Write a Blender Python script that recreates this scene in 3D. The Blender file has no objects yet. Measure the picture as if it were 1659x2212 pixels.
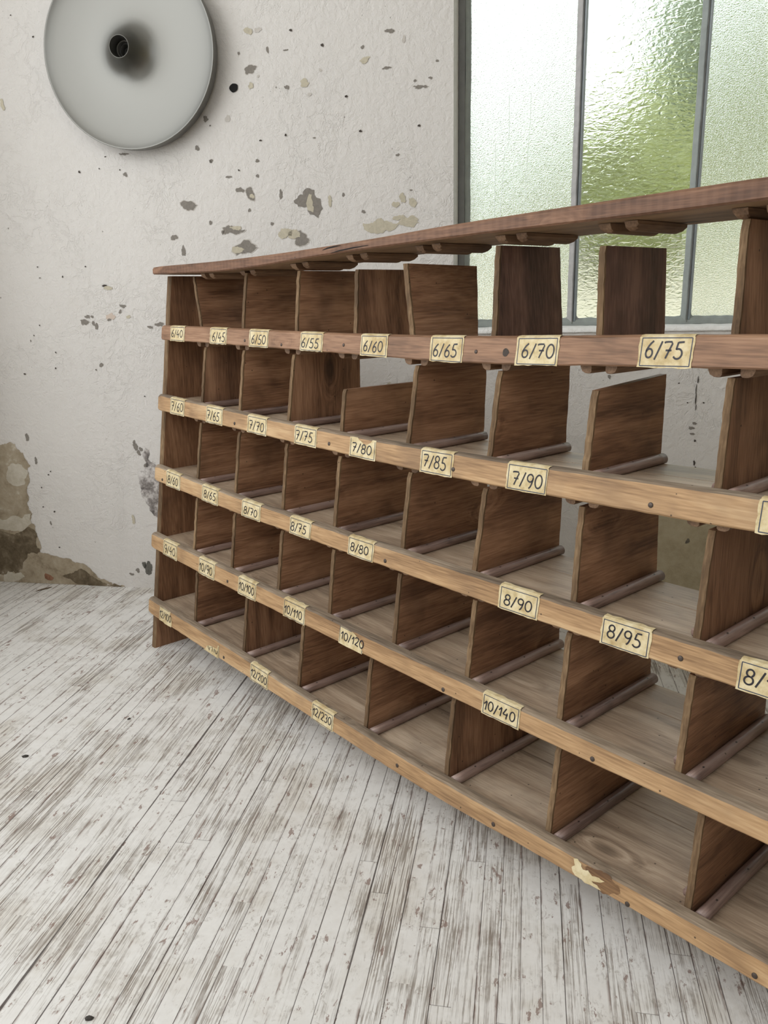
import bpy, math, random
import numpy as np
from mathutils import Vector, Matrix
from mathutils.geometry import tessellate_polygon
random.seed(7)
sc = bpy.context.scene
COL = sc.collection

# ------------------------------------------------------------------ camera
FPX = 1730.2
cd = bpy.data.cameras.new('camera'); cam = bpy.data.objects.new('camera', cd); COL.objects.link(cam)
cd.sensor_fit = 'VERTICAL'; cd.sensor_height = 36.0; cd.lens = FPX/2212*36.0
cd.clip_start = 0.02; cd.clip_end = 200
PITCH, ROLL, CAM_Z = 0.2598, -0.0216, 0.9
fw = Vector((0, math.cos(PITCH), -math.sin(PITCH))); up0 = Vector((0, math.sin(PITCH), math.cos(PITCH))); rt0 = Vector((1, 0, 0))
rt = rt0*math.cos(ROLL)+up0*math.sin(ROLL); up = -rt0*math.sin(ROLL)+up0*math.cos(ROLL)
M = Matrix.Identity(4)
for i in range(3):
    M[i][0] = rt[i]; M[i][1] = up[i]; M[i][2] = -fw[i]
M[2][3] = CAM_Z
cam.matrix_world = M
sc.camera = cam

# ------------------------------------------------------------------ light and exposure
sc.view_settings.view_transform = 'Standard'; sc.view_settings.look = 'None'
sc.view_settings.gamma = 1.0; sc.view_settings.use_curve_mapping = False
sc.view_settings.exposure = -0.40
sc.cycles.max_bounces = 8; sc.cycles.diffuse_bounces = 4; sc.cycles.glossy_bounces = 3
sc.cycles.transmission_bounces = 6; sc.cycles.caustics_refractive = True; sc.cycles.caustics_reflective = False
sc.cycles.sample_clamp_indirect = 6.0
SKY = 2.7
wd = bpy.data.worlds.new('sky'); sc.world = wd; wd.use_nodes = True
bg = wd.node_tree.nodes['Background']; bg.inputs[0].default_value = (0.93, 0.97, 1.0, 1); bg.inputs[1].default_value = SKY

def area(name, loc, target, sx, sy, power, col):
    l = bpy.data.lights.new(name, 'AREA'); l.shape = 'RECTANGLE'; l.size = sx; l.size_y = sy
    l.energy = power; l.color = col
    o = bpy.data.objects.new(name, l); COL.objects.link(o); o.location = loc
    o.rotation_euler = (Vector(target)-Vector(loc)).to_track_quat('-Z', 'Y').to_euler()
    return o
# daylight through the long high window in the left wall (out of frame)
area('daylight', (-1.62, 0.45, 1.72), (0.6, .85, 0.75), 2.4, 1.9, 29, (1.0, 0.985, 0.96))

# ------------------------------------------------------------------ node helpers
class NT:
    def __init__(s, name):
        s.m = bpy.data.materials.new(name); s.m.use_nodes = True
        s.t = s.m.node_tree; s.n = s.t.nodes; s.l = s.t.links
        s.b = s.n['Principled BSDF']
    def node(s, typ, **kw):
        n = s.n.new(typ)
        for k, v in kw.items():
            if k in n.inputs: s.set(n.inputs[k], v)
            else: setattr(n, k, v)
        return n
    def set(s, sock, v):
        if isinstance(v, bpy.types.NodeSocket): s.l.new(v, sock)
        else: sock.default_value = v
    def math(s, op, a, b=None, c=None, clamp=False):
        n = s.n.new('ShaderNodeMath'); n.operation = op; n.use_clamp = clamp
        for i, v in enumerate((a, b, c)):
            if v is not None: s.set(n.inputs[i], v)
        return n.outputs[0]
    def vmath(s, op, a, b=None):
        n = s.n.new('ShaderNodeVectorMath'); n.operation = op
        s.set(n.inputs[0], a)
        if b is not None: s.set(n.inputs[1], b)
        return n.outputs[0]
    def noise(s, vec, scale, detail=3, rough=.55, dist=0.0, dim='3D'):
        n = s.n.new('ShaderNodeTexNoise'); n.noise_dimensions = dim
        if vec is not None: s.l.new(vec, n.inputs['Vector'])
        n.inputs['Scale'].default_value = scale; n.inputs['Detail'].default_value = detail
        n.inputs['Roughness'].default_value = rough; n.inputs['Distortion'].default_value = dist
        return n.outputs[0]
    def ramp(s, fac, stops):
        n = s.n.new('ShaderNodeValToRGB'); s.l.new(fac, n.inputs[0]); e = n.color_ramp.elements
        while len(e) < len(stops): e.new(0.5)
        for el, (p, c) in zip(e, stops):
            el.position = p; el.color = (c[0], c[1], c[2], 1) if not isinstance(c, (int, float)) else (c, c, c, 1)
        return n.outputs[0]
    def mix(s, fac, a, b, blend='MIX'):
        n = s.n.new('ShaderNodeMix'); n.data_type = 'RGBA'; n.blend_type = blend
        s.set(n.inputs[0], fac)
        for sock, v in ((n.inputs[6], a), (n.inputs[7], b)):
            if isinstance(v, bpy.types.NodeSocket): s.l.new(v, sock)
            else: sock.default_value = (v[0], v[1], v[2], 1)
        return n.outputs[2]
    def smooth(s, v, a, b):
        n = s.n.new('ShaderNodeMapRange'); n.interpolation_type = 'SMOOTHSTEP'
        s.set(n.inputs[0], v); n.inputs[1].default_value = a; n.inputs[2].default_value = b
        return n.outputs[0]
    def scale(s, vec, sc_):
        return s.vmath('MULTIPLY', vec, sc_)
    def obj(s, rnd=True):
        tc = s.n.new('ShaderNodeTexCoord')
        if not rnd: return tc.outputs['Object']
        oi = s.n.new('ShaderNodeObjectInfo')
        off = s.vmath('SCALE', (3.7, 5.1, 7.3)); s.l.new(oi.outputs['Random'], off.node.inputs['Scale'])
        return s.vmath('ADD', tc.outputs['Object'], off)
    def bump(s, h, strength, dist):
        n = s.n.new('ShaderNodeBump'); s.l.new(h, n.inputs['Height'])
        n.inputs['Strength'].default_value = strength; n.inputs['Distance'].default_value = dist
        s.l.new(n.outputs[0], s.b.inputs['Normal'])
    def out(s, col=None, rough=None, **kw):
        if col is not None: s.set(s.b.inputs['Base Color'], col if isinstance(col, bpy.types.NodeSocket) else (*col, 1))
        if rough is not None: s.set(s.b.inputs['Roughness'], rough)
        for k, v in kw.items(): s.set(s.b.inputs[k], v)
        return s.m

def lin(r, g, b):
    f = lambda c: (c/255/12.92) if c <= 10 else ((c/255+.055)/1.055)**2.4
    return (f(r), f(g), f(b))

def wood(name, dark, mid, light, axis='x', rough=.6, fine=2.4, dirt=0.5, dirtcol=None, spec=.35, knots=True, saw=0.0):
    """sawn pine: long grain along `axis`, knots that bend the grain, worm holes and grime"""
    t = NT(name); p = t.obj()
    s = {'x': (1.6, 26, 26), 'y': (26, 1.6, 26), 'z': (26, 26, 1.6)}[axis]
    k = {'x': (3.2, 7, 7), 'y': (7, 3.2, 7), 'z': (7, 7, 3.2)}[axis]
    warp = t.noise(p, 3.0, 2, .5)
    g = t.scale(p, s)
    g = t.vmath('ADD', g, t.vmath('SCALE', (1.6, 1.6, 1.6)))
    t.l.new(warp, g.node.inputs[1].links[0].from_node.inputs['Scale'])
    if knots:
        v = t.node('ShaderNodeTexVoronoi', Vector=t.scale(p, k), Scale=1.0)
        kd = v.outputs['Distance']
        push = t.math('MULTIPLY', t.math('SUBTRACT', 1, t.smooth(kd, 0.0, .28)), 1.8)
        add = t.vmath('SCALE', (1, 1, 1)); t.l.new(push, add.node.inputs['Scale'])
        g = t.vmath('ADD', g, add)
    n1 = t.noise(g, 1.0, 4, .6, .25)
    n2 = t.noise(t.scale(p, tuple(x*6*fine for x in s)), 1.0, 2, .5)
    f = t.math('ADD', t.math('MULTIPLY', n1, .68), t.math('MULTIPLY', n2, .32))
    c = t.ramp(f, [(.36, dark), (.5, mid), (.64, light)])
    big = t.noise(p, 9.0, 3, .6)
    c = t.mix(t.math('MULTIPLY', t.smooth(big, .48, .75), dirt), c, dirtcol or tuple(x*.45 for x in dark))
    if knots:
        c = t.mix(t.math('MULTIPLY', t.math('SUBTRACT', 1, t.smooth(kd, .05, .12)), .75), c, tuple(x*.35 for x in dark))
    h = t.node('ShaderNodeTexVoronoi', Vector=p, Scale=34.0)
    c = t.mix(t.math('MULTIPLY', t.math('SUBTRACT', 1, t.smooth(h.outputs['Distance'], .035, .06)), .8), c, (.02, .013, .01))
    hgt = f
    if saw:
        w = t.node('ShaderNodeTexWave', Vector=t.scale(p, (1, 1, .35)), Scale=saw, Distortion=1.5)
        w.bands_direction = 'X'; w.inputs['Detail'].default_value = 2
        hgt = t.math('ADD', f, t.math('MULTIPLY', w.outputs[1], .6))
        c = t.mix(t.math('MULTIPLY', t.smooth(w.outputs[1], .2, .9), .12), c, light)
    t.bump(hgt, .35, .0015)
    return t.out(c, t.math('ADD', rough-.1, t.math('MULTIPLY', n1, .2)), **{'Specular IOR Level': spec})

# ------------------------------------------------------------------ materials
MT = {}
MT['rail_top'] = wood('brown worn pine', lin(104, 77, 58), lin(144, 109, 84), lin(168, 133, 105), 'x', .55, dirt=.4)  # top rail: browner wood, part of its darker tone is weaker floor bounce
MT['rail'] = wood('honey worn pine', lin(136, 105, 74), lin(178, 143, 104), lin(202, 170, 130), 'x', .55, dirt=.45, dirtcol=lin(128, 102, 78))
MT['rail_edge'] = wood('greyed rail edge', lin(104, 90, 76), lin(140, 123, 104), lin(168, 152, 132), 'x', .75, dirt=.4)
MT['board'] = wood('dark sawn top board', lin(90, 64, 49), lin(124, 91, 70), lin(148, 113, 90), 'x', .6, dirt=.4, saw=22.0)
MT['board_under'] = wood('underside pine', lin(108, 84, 62), lin(142, 114, 86), lin(164, 134, 102), 'x', .65, dirt=.3)
MT['div'] = wood('red brown pine divider', lin(98, 67, 48), lin(142, 104, 77), lin(174, 134, 103), 'y', .55, dirt=.45)
MT['div_v'] = wood('upright grain pine divider', lin(92, 65, 47), lin(136, 100, 75), lin(166, 128, 99), 'z', .6, dirt=.45)
MT['div_dark'] = wood('dark weathered divider', lin(70, 50, 43), lin(112, 82, 70), lin(140, 107, 92), 'z', .5, dirt=.6)
MT['div_edge'] = wood('rough sawn edge', lin(80, 62, 44), lin(110, 87, 63), lin(142, 117, 88), 'z', .85, dirt=.5, knots=False)
MT['panel'] = wood('side panel pine', lin(90, 62, 43), lin(130, 94, 68), lin(160, 122, 92), 'z', .6, dirt=.5)
MT['shelf'] = wood('dusty shelf board', lin(136, 116, 97), lin(172, 150, 127), lin(198, 178, 155), 'x', .45, dirt=.4, dirtcol=lin(118, 106, 94), spec=.5)
MT['rod'] = wood('mauve brown rod', lin(106, 86, 78), lin(146, 122, 112), lin(170, 146, 134), 'y', .4, dirt=.35, knots=False, spec=.5)
MT['guide'] = wood('brown guide strip', lin(98, 74, 56), lin(130, 102, 78), lin(154, 124, 98), 'y', .6, dirt=.4, knots=False)

def simple(name, col, rough=.6, metal=0.0, var=.12, scale=40, bump=.0):
    t = NT(name); p = t.obj(); n = t.noise(p, scale, 3)
    c = t.mix(n, tuple(x*(1-var) for x in col), tuple(min(1, x*(1+var)) for x in col))
    if bump: t.bump(n, .5, bump)
    return t.out(c, rough, Metallic=metal)
MT['nail'] = simple('rusty nail', lin(84, 74, 68), .5, .6, .3, 300)
MT['ink'] = simple('black ink', lin(30, 26, 34), .5, 0, .2, 300)
MT['border'] = simple('blue ink border', lin(52, 58, 76), .55, 0, .3, 200)
MT['chip_g'] = simple('grey render under paint', lin(128, 122, 114), .9, 0, .25, 160, .002)
MT['chip_t'] = simple('ochre render under paint', lin(186, 178, 158), .9, 0, .22, 120, .002)
MT['chip_d'] = simple('dark pit', lin(70, 62, 56), .9, 0, .4, 300, .002)
MT['chip_l'] = simple('pale dent', lin(190, 184, 176), .85, 0, .06, 120, .002)
MT['chip_p'] = simple('pinkish plaster', lin(198, 182, 168), .9, 0, .08, 120, .001)
MT['chip_k'] = simple('mouldy plaster', lin(96, 94, 88), .9, 0, .5, 140, .003)
MT['hole'] = simple('painted dark opening', lin(18, 16, 15), .9, 0, .2, 90)  # flat black painted for the darkness inside the hole and the split

t = NT('aged label paper'); p = t.obj()
n = t.noise(p, 60, 5, .65); n2 = t.noise(p, 14, 3, .6)
c = t.ramp(n, [(.3, lin(176, 152, 106)), (.48, lin(206, 188, 146)), (.66, lin(222, 208, 172))])
c = t.mix(t.math('MULTIPLY', t.smooth(n2, .52, .72), .55), c, lin(176, 146, 96))
t.bump(n, .5, .002)
MT['paper'] = t.out(c, .7)

# wall plaster
def plaster(name, base):
    t = NT(name); p = t.obj(False)
    a = t.noise(p, 2.2, 4, .6); b = t.noise(p, 14, 4, .6); d = t.noise(p, 70, 3, .6)
    c = t.mix(a, tuple(x*.93 for x in base), tuple(min(.9, x*1.05) for x in base))
    c = t.mix(t.math('MULTIPLY', t.smooth(b, .55, .8), .25), c, tuple(x*y for x, y in zip(base, (.88, .86, .82))))
    st = t.noise(t.scale(p, (9, 9, 1.2)), 1.0, 3, .6)
    c = t.mix(t.math('MULTIPLY', t.smooth(st, .55, .8), .22), c, tuple(x*.82 for x in base))
    vo = t.node('ShaderNodeTexVoronoi', Vector=p, Scale=26.0); vr = t.node('ShaderNodeTexVoronoi', Vector=p, Scale=90.0)
    pits = t.math('SUBTRACT', 1, t.smooth(vo.outputs['Distance'], .03, .075))
    pits2 = t.math('SUBTRACT', 1, t.smooth(vr.outputs['Distance'], .04, .09))
    gate = t.smooth(t.noise(p, 5.0, 2, .5), .5, .62)
    sp = t.math('MULTIPLY', t.math('MAXIMUM', pits, pits2), gate)
    c = t.mix(t.math('MULTIPLY', sp, .7), c, lin(120, 112, 104))
    r1 = t.noise(p, 16, 5, .65, .5); r2 = t.noise(p, 42, 4, .65, .4); area_ = t.smooth(t.noise(p, 3.0, 2, .5), .42, .6)
    ridge = t.math('ABSOLUTE', t.math('SUBTRACT', r1, .5))
    h = t.math('ADD', t.math('MULTIPLY', t.math('MULTIPLY', t.smooth(ridge, 0, .035), area_), .16), t.math('ADD', t.math('MULTIPLY', r2, .7), t.math('MULTIPLY', d, .25)))
    h = t.math('SUBTRACT', h, t.math('MULTIPLY', sp, .6))
    t.bump(h, .6, .010)
    return t.out(c, .85, **{'Specular IOR Level': .2})
MT['plaster'] = plaster('whitewashed plaster', lin(212, 208, 203))
MT['sill'] = plaster('white sill plaster', lin(236, 235, 232))
MT['ceiling'] = simple('white ceiling', lin(225, 222, 216), .9, 0, .04, 3)

def mottled(name, stops, scale=9, fine=60):
    t = NT(name); p = t.obj(False)
    n = t.noise(p, scale, 6, .68, .4); d = t.noise(p, fine, 4, .65)
    f = t.math('ADD', t.math('MULTIPLY', n, .75), t.math('MULTIPLY', d, .25))
    c = t.ramp(f, stops); t.bump(f, .7, .008)
    return t.out(c, .92, **{'Specular IOR Level': .15})
MT['damp'] = mottled('damp bare render', [(.34, lin(112, 98, 80)), (.47, lin(154, 141, 120)), (.58, lin(168, 156, 136)), (.68, lin(204, 196, 182))])
MT['damp_dark'] = mottled('dark damp render', [(.34, lin(70, 60, 46)), (.5, lin(104, 92, 74)), (.6, lin(128, 115, 96)), (.68, lin(205, 198, 186))], 14, 90)
MT['damp_pale'] = mottled('pale salt bloom', [(.3, lin(160, 150, 132)), (.5, lin(184, 176, 160)), (.7, lin(208, 202, 190))])
MT['flaking'] = mottled('grey flaking plaster', [(.36, lin(96, 91, 88)), (.47, lin(140, 134, 130)), (.53, lin(182, 176, 172)), (.62, lin(216, 212, 208))], 22, 110)
MT['tan_paint'] = mottled('tan dado paint', [(.3, lin(150, 138, 112)), (.5, lin(172, 160, 134)), (.7, lin(184, 174, 150))])
MT['brick'] = mottled('exposed brick', [(.35, lin(120, 84, 64)), (.6, lin(150, 112, 90))], 40)

# floor
BW = 0.0295; CRACK_X = 0.792
t = NT('worn white painted floorboards'); p = t.obj(False)
sx = t.node('ShaderNodeSeparateXYZ', Vector=p); X, Y = sx.outputs[0], sx.outputs[1]
wob = t.math('MULTIPLY', t.math('SUBTRACT', t.noise(t.scale(p, (3, .8, 1)), 1.0, 2), .5), .004)
b = t.math('DIVIDE', t.math('SUBTRACT', t.math('ADD', X, wob), CRACK_X), BW); bid = t.math('FLOOR', b); fr = t.math('FRACT', b)
wn = t.node('ShaderNodeTexWhiteNoise', noise_dimensions='1D'); t.l.new(bid, wn.inputs['W']); R = wn.outputs['Value']
yy = t.math('DIVIDE', t.math('ADD', Y, t.math('MULTIPLY', R, 7.3)), 1.15); sid = t.math('FLOOR', yy); yf = t.math('FRACT', yy)
wn2 = t.node('ShaderNodeTexWhiteNoise', noise_dimensions='2D')
cv = t.node('ShaderNodeCombineXYZ'); t.l.new(bid, cv.inputs[0]); t.l.new(sid, cv.inputs[1]); t.l.new(cv.outputs[0], wn2.inputs['Vector']); R2 = wn2.outputs['Value']
shift = t.node('ShaderNodeCombineXYZ'); t.l.new(t.math('MULTIPLY', R2, 13.0), shift.inputs[1]); t.l.new(R2, shift.inputs[2])
q = t.vmath('ADD', p, shift.outputs[0])
patch = t.noise(p, 6, 5, .65, .3); blot = t.noise(p, 24, 4, .65, .8); scr = t.noise(t.scale(p, (110, 60, 1)), 1.0, 6, .78, .6)
grain = t.noise(t.scale(q, (430, 9, 1)), 1.0, 3, .6, .5)          # raised grain worn through the paint
streak = t.noise(t.scale(q, (95, 8, 1)), 1.0, 4, .7, .8)
brd = t.math('SUBTRACT', R2, .5)
where = t.smooth(t.math('ADD', t.math('ADD', t.math('MULTIPLY', patch, .6), t.math('MULTIPLY', streak, .4)), t.math('MULTIPLY', brd, .16)), .44, .62)
c = t.mix(t.noise(p, 40, 4, .7), lin(216, 213, 208), lin(240, 239, 236))
c = t.mix(t.math('MULTIPLY', t.smooth(patch, .46, .68), .5), c, lin(200, 192, 178))
c = t.mix(t.math('MULTIPLY', t.math('MULTIPLY', t.smooth(grain, .47, .56), where), .85), c, lin(132, 121, 110))
c = t.mix(t.math('MULTIPLY', t.math('MULTIPLY', t.smooth(scr, .52, .60), t.smooth(blot, .44, .6)), .5), c, lin(160, 152, 142))
c = t.mix(t.math('MULTIPLY', t.math('MULTIPLY', t.smooth(streak, .58, .68), where), .55), c, lin(128, 114, 102))
flake = t.math('MULTIPLY', t.smooth(t.noise(t.scale(q, (75, 24, 1)), 1.0, 4, .65), .6, .625), t.smooth(blot, .5, .56))
c = t.mix(t.math('MULTIPLY', flake, .8), c, lin(138, 114, 104))
edge = t.math('MINIMUM', fr, t.math('SUBTRACT', 1, fr))
rub = t.math('MULTIPLY', t.math('SUBTRACT', 1, t.smooth(edge, .0, .16)), t.smooth(t.noise(t.scale(q, (30, 9, 1)), 1.0, 4, .7), .52, .64))
c = t.mix(t.math('MULTIPLY', rub, .85), c, lin(124, 100, 90))
gn = t.noise(t.scale(p, (1, 2.2, 1)), 3.0, 2)
gw = t.math('ADD', .028, t.math('MULTIPLY', t.math('POWER', R, 6.0), .05))
gap = t.math('MULTIPLY', t.math('LESS_THAN', fr, t.math('MULTIPLY', gw, t.math('ADD', .4, t.math('MULTIPLY', gn, 1.6)))), t.smooth(t.math('ADD', t.math('MULTIPLY', R, .8), t.math('MULTIPLY', gn, .6)), .2, .6))
big_ = t.math('LESS_THAN', t.math('ABSOLUTE', t.math('SUBTRACT', t.math('ADD', X, wob), CRACK_X)), t.math('ADD', .0004, t.math('MULTIPLY', t.math('POWER', gn, 2.0), .0052)))
ej = t.math('MULTIPLY', t.math('LESS_THAN', yf, .0010), t.math('GREATER_THAN', R2, .45))
gp = t.math('MAXIMUM', t.math('MAXIMUM', gap, big_), t.math('MULTIPLY', ej, .6))
c = t.mix(t.math('MULTIPLY', gp, .85), c, lin(58, 46, 42))
wear = t.math('MAXIMUM', where, flake)
hh = t.math('SUBTRACT', t.math('SUBTRACT', 1, t.math('MULTIPLY', t.math('MULTIPLY', grain, where), .6)), gp)
t.bump(hh, .5, .002)
MT['floor'] = t.out(c, t.math('ADD', .42, t.math('MULTIPLY', wear, .35)), **{'Specular IOR Level': .4})

# metal of the lamp, window steel, glass, foliage
t = NT('satin aluminium'); p = t.obj(False)
n = t.noise(p, 5, 3)
MT['alu'] = t.out(t.mix(n, lin(120, 119, 114), lin(128, 127, 122)), t.math('ADD', .36, t.math('MULTIPLY', n, .06)), Metallic=.85)
MT['socket'] = simple('dark socket', lin(48, 46, 42), .4, .2, .3, 60)
MT['ceramic'] = simple('grey ceramic socket ring', lin(96, 92, 84), .4, 0, .2, 60)
MT['steel'] = simple('grey painted steel', lin(104, 104, 100), .55, .1, .3, 30, .001)
MT['steel_green'] = simple('green grey painted steel', lin(146, 152, 148), .55, .1, .25, 40, .001)
MT['putty'] = simple('cracked putty', lin(178, 176, 174), .8, 0, .25, 60, .003)
MT['bead'] = simple('blue grey bead', lin(178, 188, 194), .4, .1, .2, 30)

def glass(name, rough, bscale, bdist, stretch, tint):
    t = NT(name); p = t.obj(False)
    n = t.noise(t.scale(p, stretch), bscale, 2, .5, .6)
    t.bump(n, 1.0, bdist)
    return t.out(tint, rough, IOR=1.45, **{'Transmission Weight': 1.0})
MT['glass_fine'] = glass('fine obscured glass', .12, 330, .0016, (1, 1, 1), (.93, .98, .94))
MT['glass_hammered'] = glass('hammered wavy glass', .13, 66, .0019, (.7, 1, 1.5), (.93, .98, .93))

def leaf(name, c1, c2):
    t = NT(name); p = t.obj(); n = t.noise(p, 4, 4)
    c = t.mix(n, c1, c2)
    tr = t.node('ShaderNodeBsdfTranslucent', Color=c); mx = t.node('ShaderNodeMixShader'); mx.inputs[0].default_value = .5
    t.out(c, .6); t.l.new(t.b.outputs[0], mx.inputs[1]); t.l.new(tr.outputs[0], mx.inputs[2])
    t.l.new(mx.outputs[0], t.n['Material Output'].inputs[0]); return t.m
MT['streak'] = leaf('dried drip on glass', lin(250, 252, 246), lin(254, 254, 250))
MT['leaf_a'] = leaf('yellow green leaves', lin(198, 206, 138), lin(216, 220, 162))
MT['leaf_b'] = leaf('mid green leaves', lin(164, 180, 136), lin(192, 204, 158))
MT['bark'] = simple('bark', lin(90, 76, 60), .9, 0, .3, 20)
MT['gravel'] = simple('pale gravel', lin(206, 198, 176), .95, 0, .1, 8)
MT['stone'] = simple('dark grit', lin(66, 62, 58), .9, 0, .3, 90, .002)
MT['splinter'] = simple('grey brown splinter', lin(104, 88, 70), .8, 0, .3, 60)

# ------------------------------------------------------------------ mesh helper
class MB:
    def __init__(s): s.v = []; s.f = []; s.mi = []; s.sm = []
    def add(s, verts, faces, mi=0, smooth=False):
        o = len(s.v); s.v += [tuple(map(float, x)) for x in verts]
        for f in faces: s.f.append(tuple(i+o for i in f)); s.mi.append(mi); s.sm.append(smooth)
    def loft(s, rings, mi=0, smooth=False, caps=True, closed=True, mids=None):
        n = len(rings[0]); vs = [p for r in rings for p in r]; fs = []; ms = []
        for a in range(len(rings)-1):
            for k in range(n if closed else n-1):
                k2 = (k+1) % n
                fs.append((a*n+k, a*n+k2, (a+1)*n+k2, (a+1)*n+k)); ms.append(mids[k] if mids else mi)
        if caps and closed:
            fs.append(tuple(range(n-1, -1, -1))); fs.append(tuple((len(rings)-1)*n+k for k in range(n))); ms += [mi if not mids else mids[-1]]*2
        o = len(s.v); s.v += [tuple(map(float, x)) for x in vs]
        for f, m in zip(fs, ms): s.f.append(tuple(i+o for i in f)); s.mi.append(m); s.sm.append(smooth)
    def box(s, x0, x1, y0, y1, z0, z1, mi=0):
        s.add([(x0,y0,z0),(x1,y0,z0),(x1,y1,z0),(x0,y1,z0),(x0,y0,z1),(x1,y0,z1),(x1,y1,z1),(x0,y1,z1)],
              [(0,3,2,1),(4,5,6,7),(0,1,5,4),(1,2,6,5),(2,3,7,6),(3,0,4,7)], mi)
    def build(s, name, mats, parent=None, fix=True, bevel=0):
        me = bpy.data.meshes.new(name); me.from_pydata(s.v, [], s.f); me.update()
        for m in (mats if isinstance(mats, (list, tuple)) else [mats]): me.materials.append(m)
        me.polygons.foreach_set('material_index', s.mi); me.polygons.foreach_set('use_smooth', s.sm)
        if fix:
            import bmesh
            bm = bmesh.new(); bm.from_mesh(me); bmesh.ops.recalc_face_normals(bm, faces=bm.faces[:]); bm.to_mesh(me); bm.free()
        ob = bpy.data.objects.new(name, me); COL.objects.link(ob)
        if parent is not None: ob.parent = parent
        if bevel:
            b_ = ob.modifiers.new('bevel', 'BEVEL'); b_.width = bevel; b_.segments = 2; b_.limit_method = 'ANGLE'
        return ob
def empty(name, M_=None):
    o = bpy.data.objects.new(name, None); o.empty_display_size = .1; COL.objects.link(o)
    if M_ is not None: o.matrix_world = M_
    return o
def tag(o, label=None, cat=None, group=None, kind=None):
    for k, v in (('label', label), ('category', cat), ('group', group), ('kind', kind)):
        if v: o[k] = v
    return o
def frame(origin, X_, Y_):
    X_ = Vector(X_).normalized(); Y_ = Vector(Y_).normalized(); Z_ = X_.cross(Y_); m = Matrix.Identity(4)
    for i in range(3): m[i][0] = X_[i]; m[i][1] = Y_[i]; m[i][2] = Z_[i]; m[i][3] = origin[i]
    return m
def blob(cx, cz, rx, rz, n=14, j=.3, rng=random):
    ph = [rng.random()*6.28 for _ in range(4)]; pts = []
    for i in range(n):
        a = 2*math.pi*i/n
        r = 1+j*(.5*math.sin(2*a+ph[0])+.35*math.sin(3*a+ph[1])+.35*math.sin(5*a+ph[2]))+rng.uniform(-j, j)*.35
        pts.append((cx+rx*r*math.cos(a), cz+rz*r*math.sin(a)))
    return pts
def fractal(pts, it=3, amp=.22, rng=random):
    for _ in range(it):
        o = []
        for i, a in enumerate(pts):
            b_ = pts[(i+1) % len(pts)]; L = math.hypot(b_[0]-a[0], b_[1]-a[1])
            m_ = ((a[0]+b_[0])/2+rng.uniform(-amp, amp)*L, (a[1]+b_[1])/2+rng.uniform(-amp, amp)*L)
            o += [a, m_]
        pts = o
    return pts
def fill(mb, pts, fn, mi=0):
    tri = tessellate_polygon([[Vector((x, y, 0)) for x, y in pts]])
    mb.add([fn(x, y) for x, y in pts], [tuple(t_) for t_ in tri], mi)

# ================================================================== THE ROOM
MID = (-1.027, 2.526, 0); WX = (.98404, -.17795, 0); WN = (.17795, .98404, 0)
MW = frame(MID, WX, WN)                       # wall frame: x along the wall, y into the wall, z up
def wall_local(ob): ob.matrix_world = MW; return ob
CEIL = 3.0; WL = -0.305; WR = 3.4
OX0, OX1, OZ0, OZ1 = 1.2525, 3.12, .808, 2.55  # window opening

m = MB()
xs = [WL, OX0, OX1, WR]; zs = [0, OZ0, OZ1, CEIL]
for i in range(3):
    for j in range(3):
        if i == 1 and j == 1: continue
        m.add([(xs[i], 0, zs[j]), (xs[i+1], 0, zs[j]), (xs[i+1], 0, zs[j+1]), (xs[i], 0, zs[j+1])], [(0, 1, 2, 3)], 0)
        m.add([(xs[i], .26, zs[j]), (xs[i+1], .26, zs[j]), (xs[i+1], .26, zs[j+1]), (xs[i], .26, zs[j+1])], [(3, 2, 1, 0)], 0)
# splayed reveal of the opening
def rev(a, b, c, d): m.add([a, b, c, d], [(0, 1, 2, 3)], 1)
rx, rz = .0115, .012
rev((OX0, 0, OZ0), (OX0, 0, OZ1), (OX0+rx, .06, OZ1), (OX0+rx, .06, OZ0)); rev((OX0+rx, .06, OZ0), (OX0+rx, .06, OZ1), (OX0+rx, .26, OZ1), (OX0+rx, .26, OZ0))
rev((OX1, 0, OZ0), (OX1, .26, OZ0), (OX1, .26, OZ1), (OX1, 0, OZ1))
rev((OX0, 0, OZ1), (OX0, .26, OZ1), (OX1, .26, OZ1), (OX1, 0, OZ1))
rev((OX0, .05, OZ0-.004), (OX1, .05, OZ0-.004), (OX1, .26, OZ0-.03), (OX0, .26, OZ0-.03))
rev((OX0, 0, OZ0-.004), (OX1, 0, OZ0-.004), (OX1, .05, OZ0-.004), (OX0, .05, OZ0-.004))
for x in (WL, WR): m.add([(x, 0, 0), (x, .26, 0), (x, .26, CEIL), (x, 0, CEIL)], [(0, 1, 2, 3)], 0)
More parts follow.
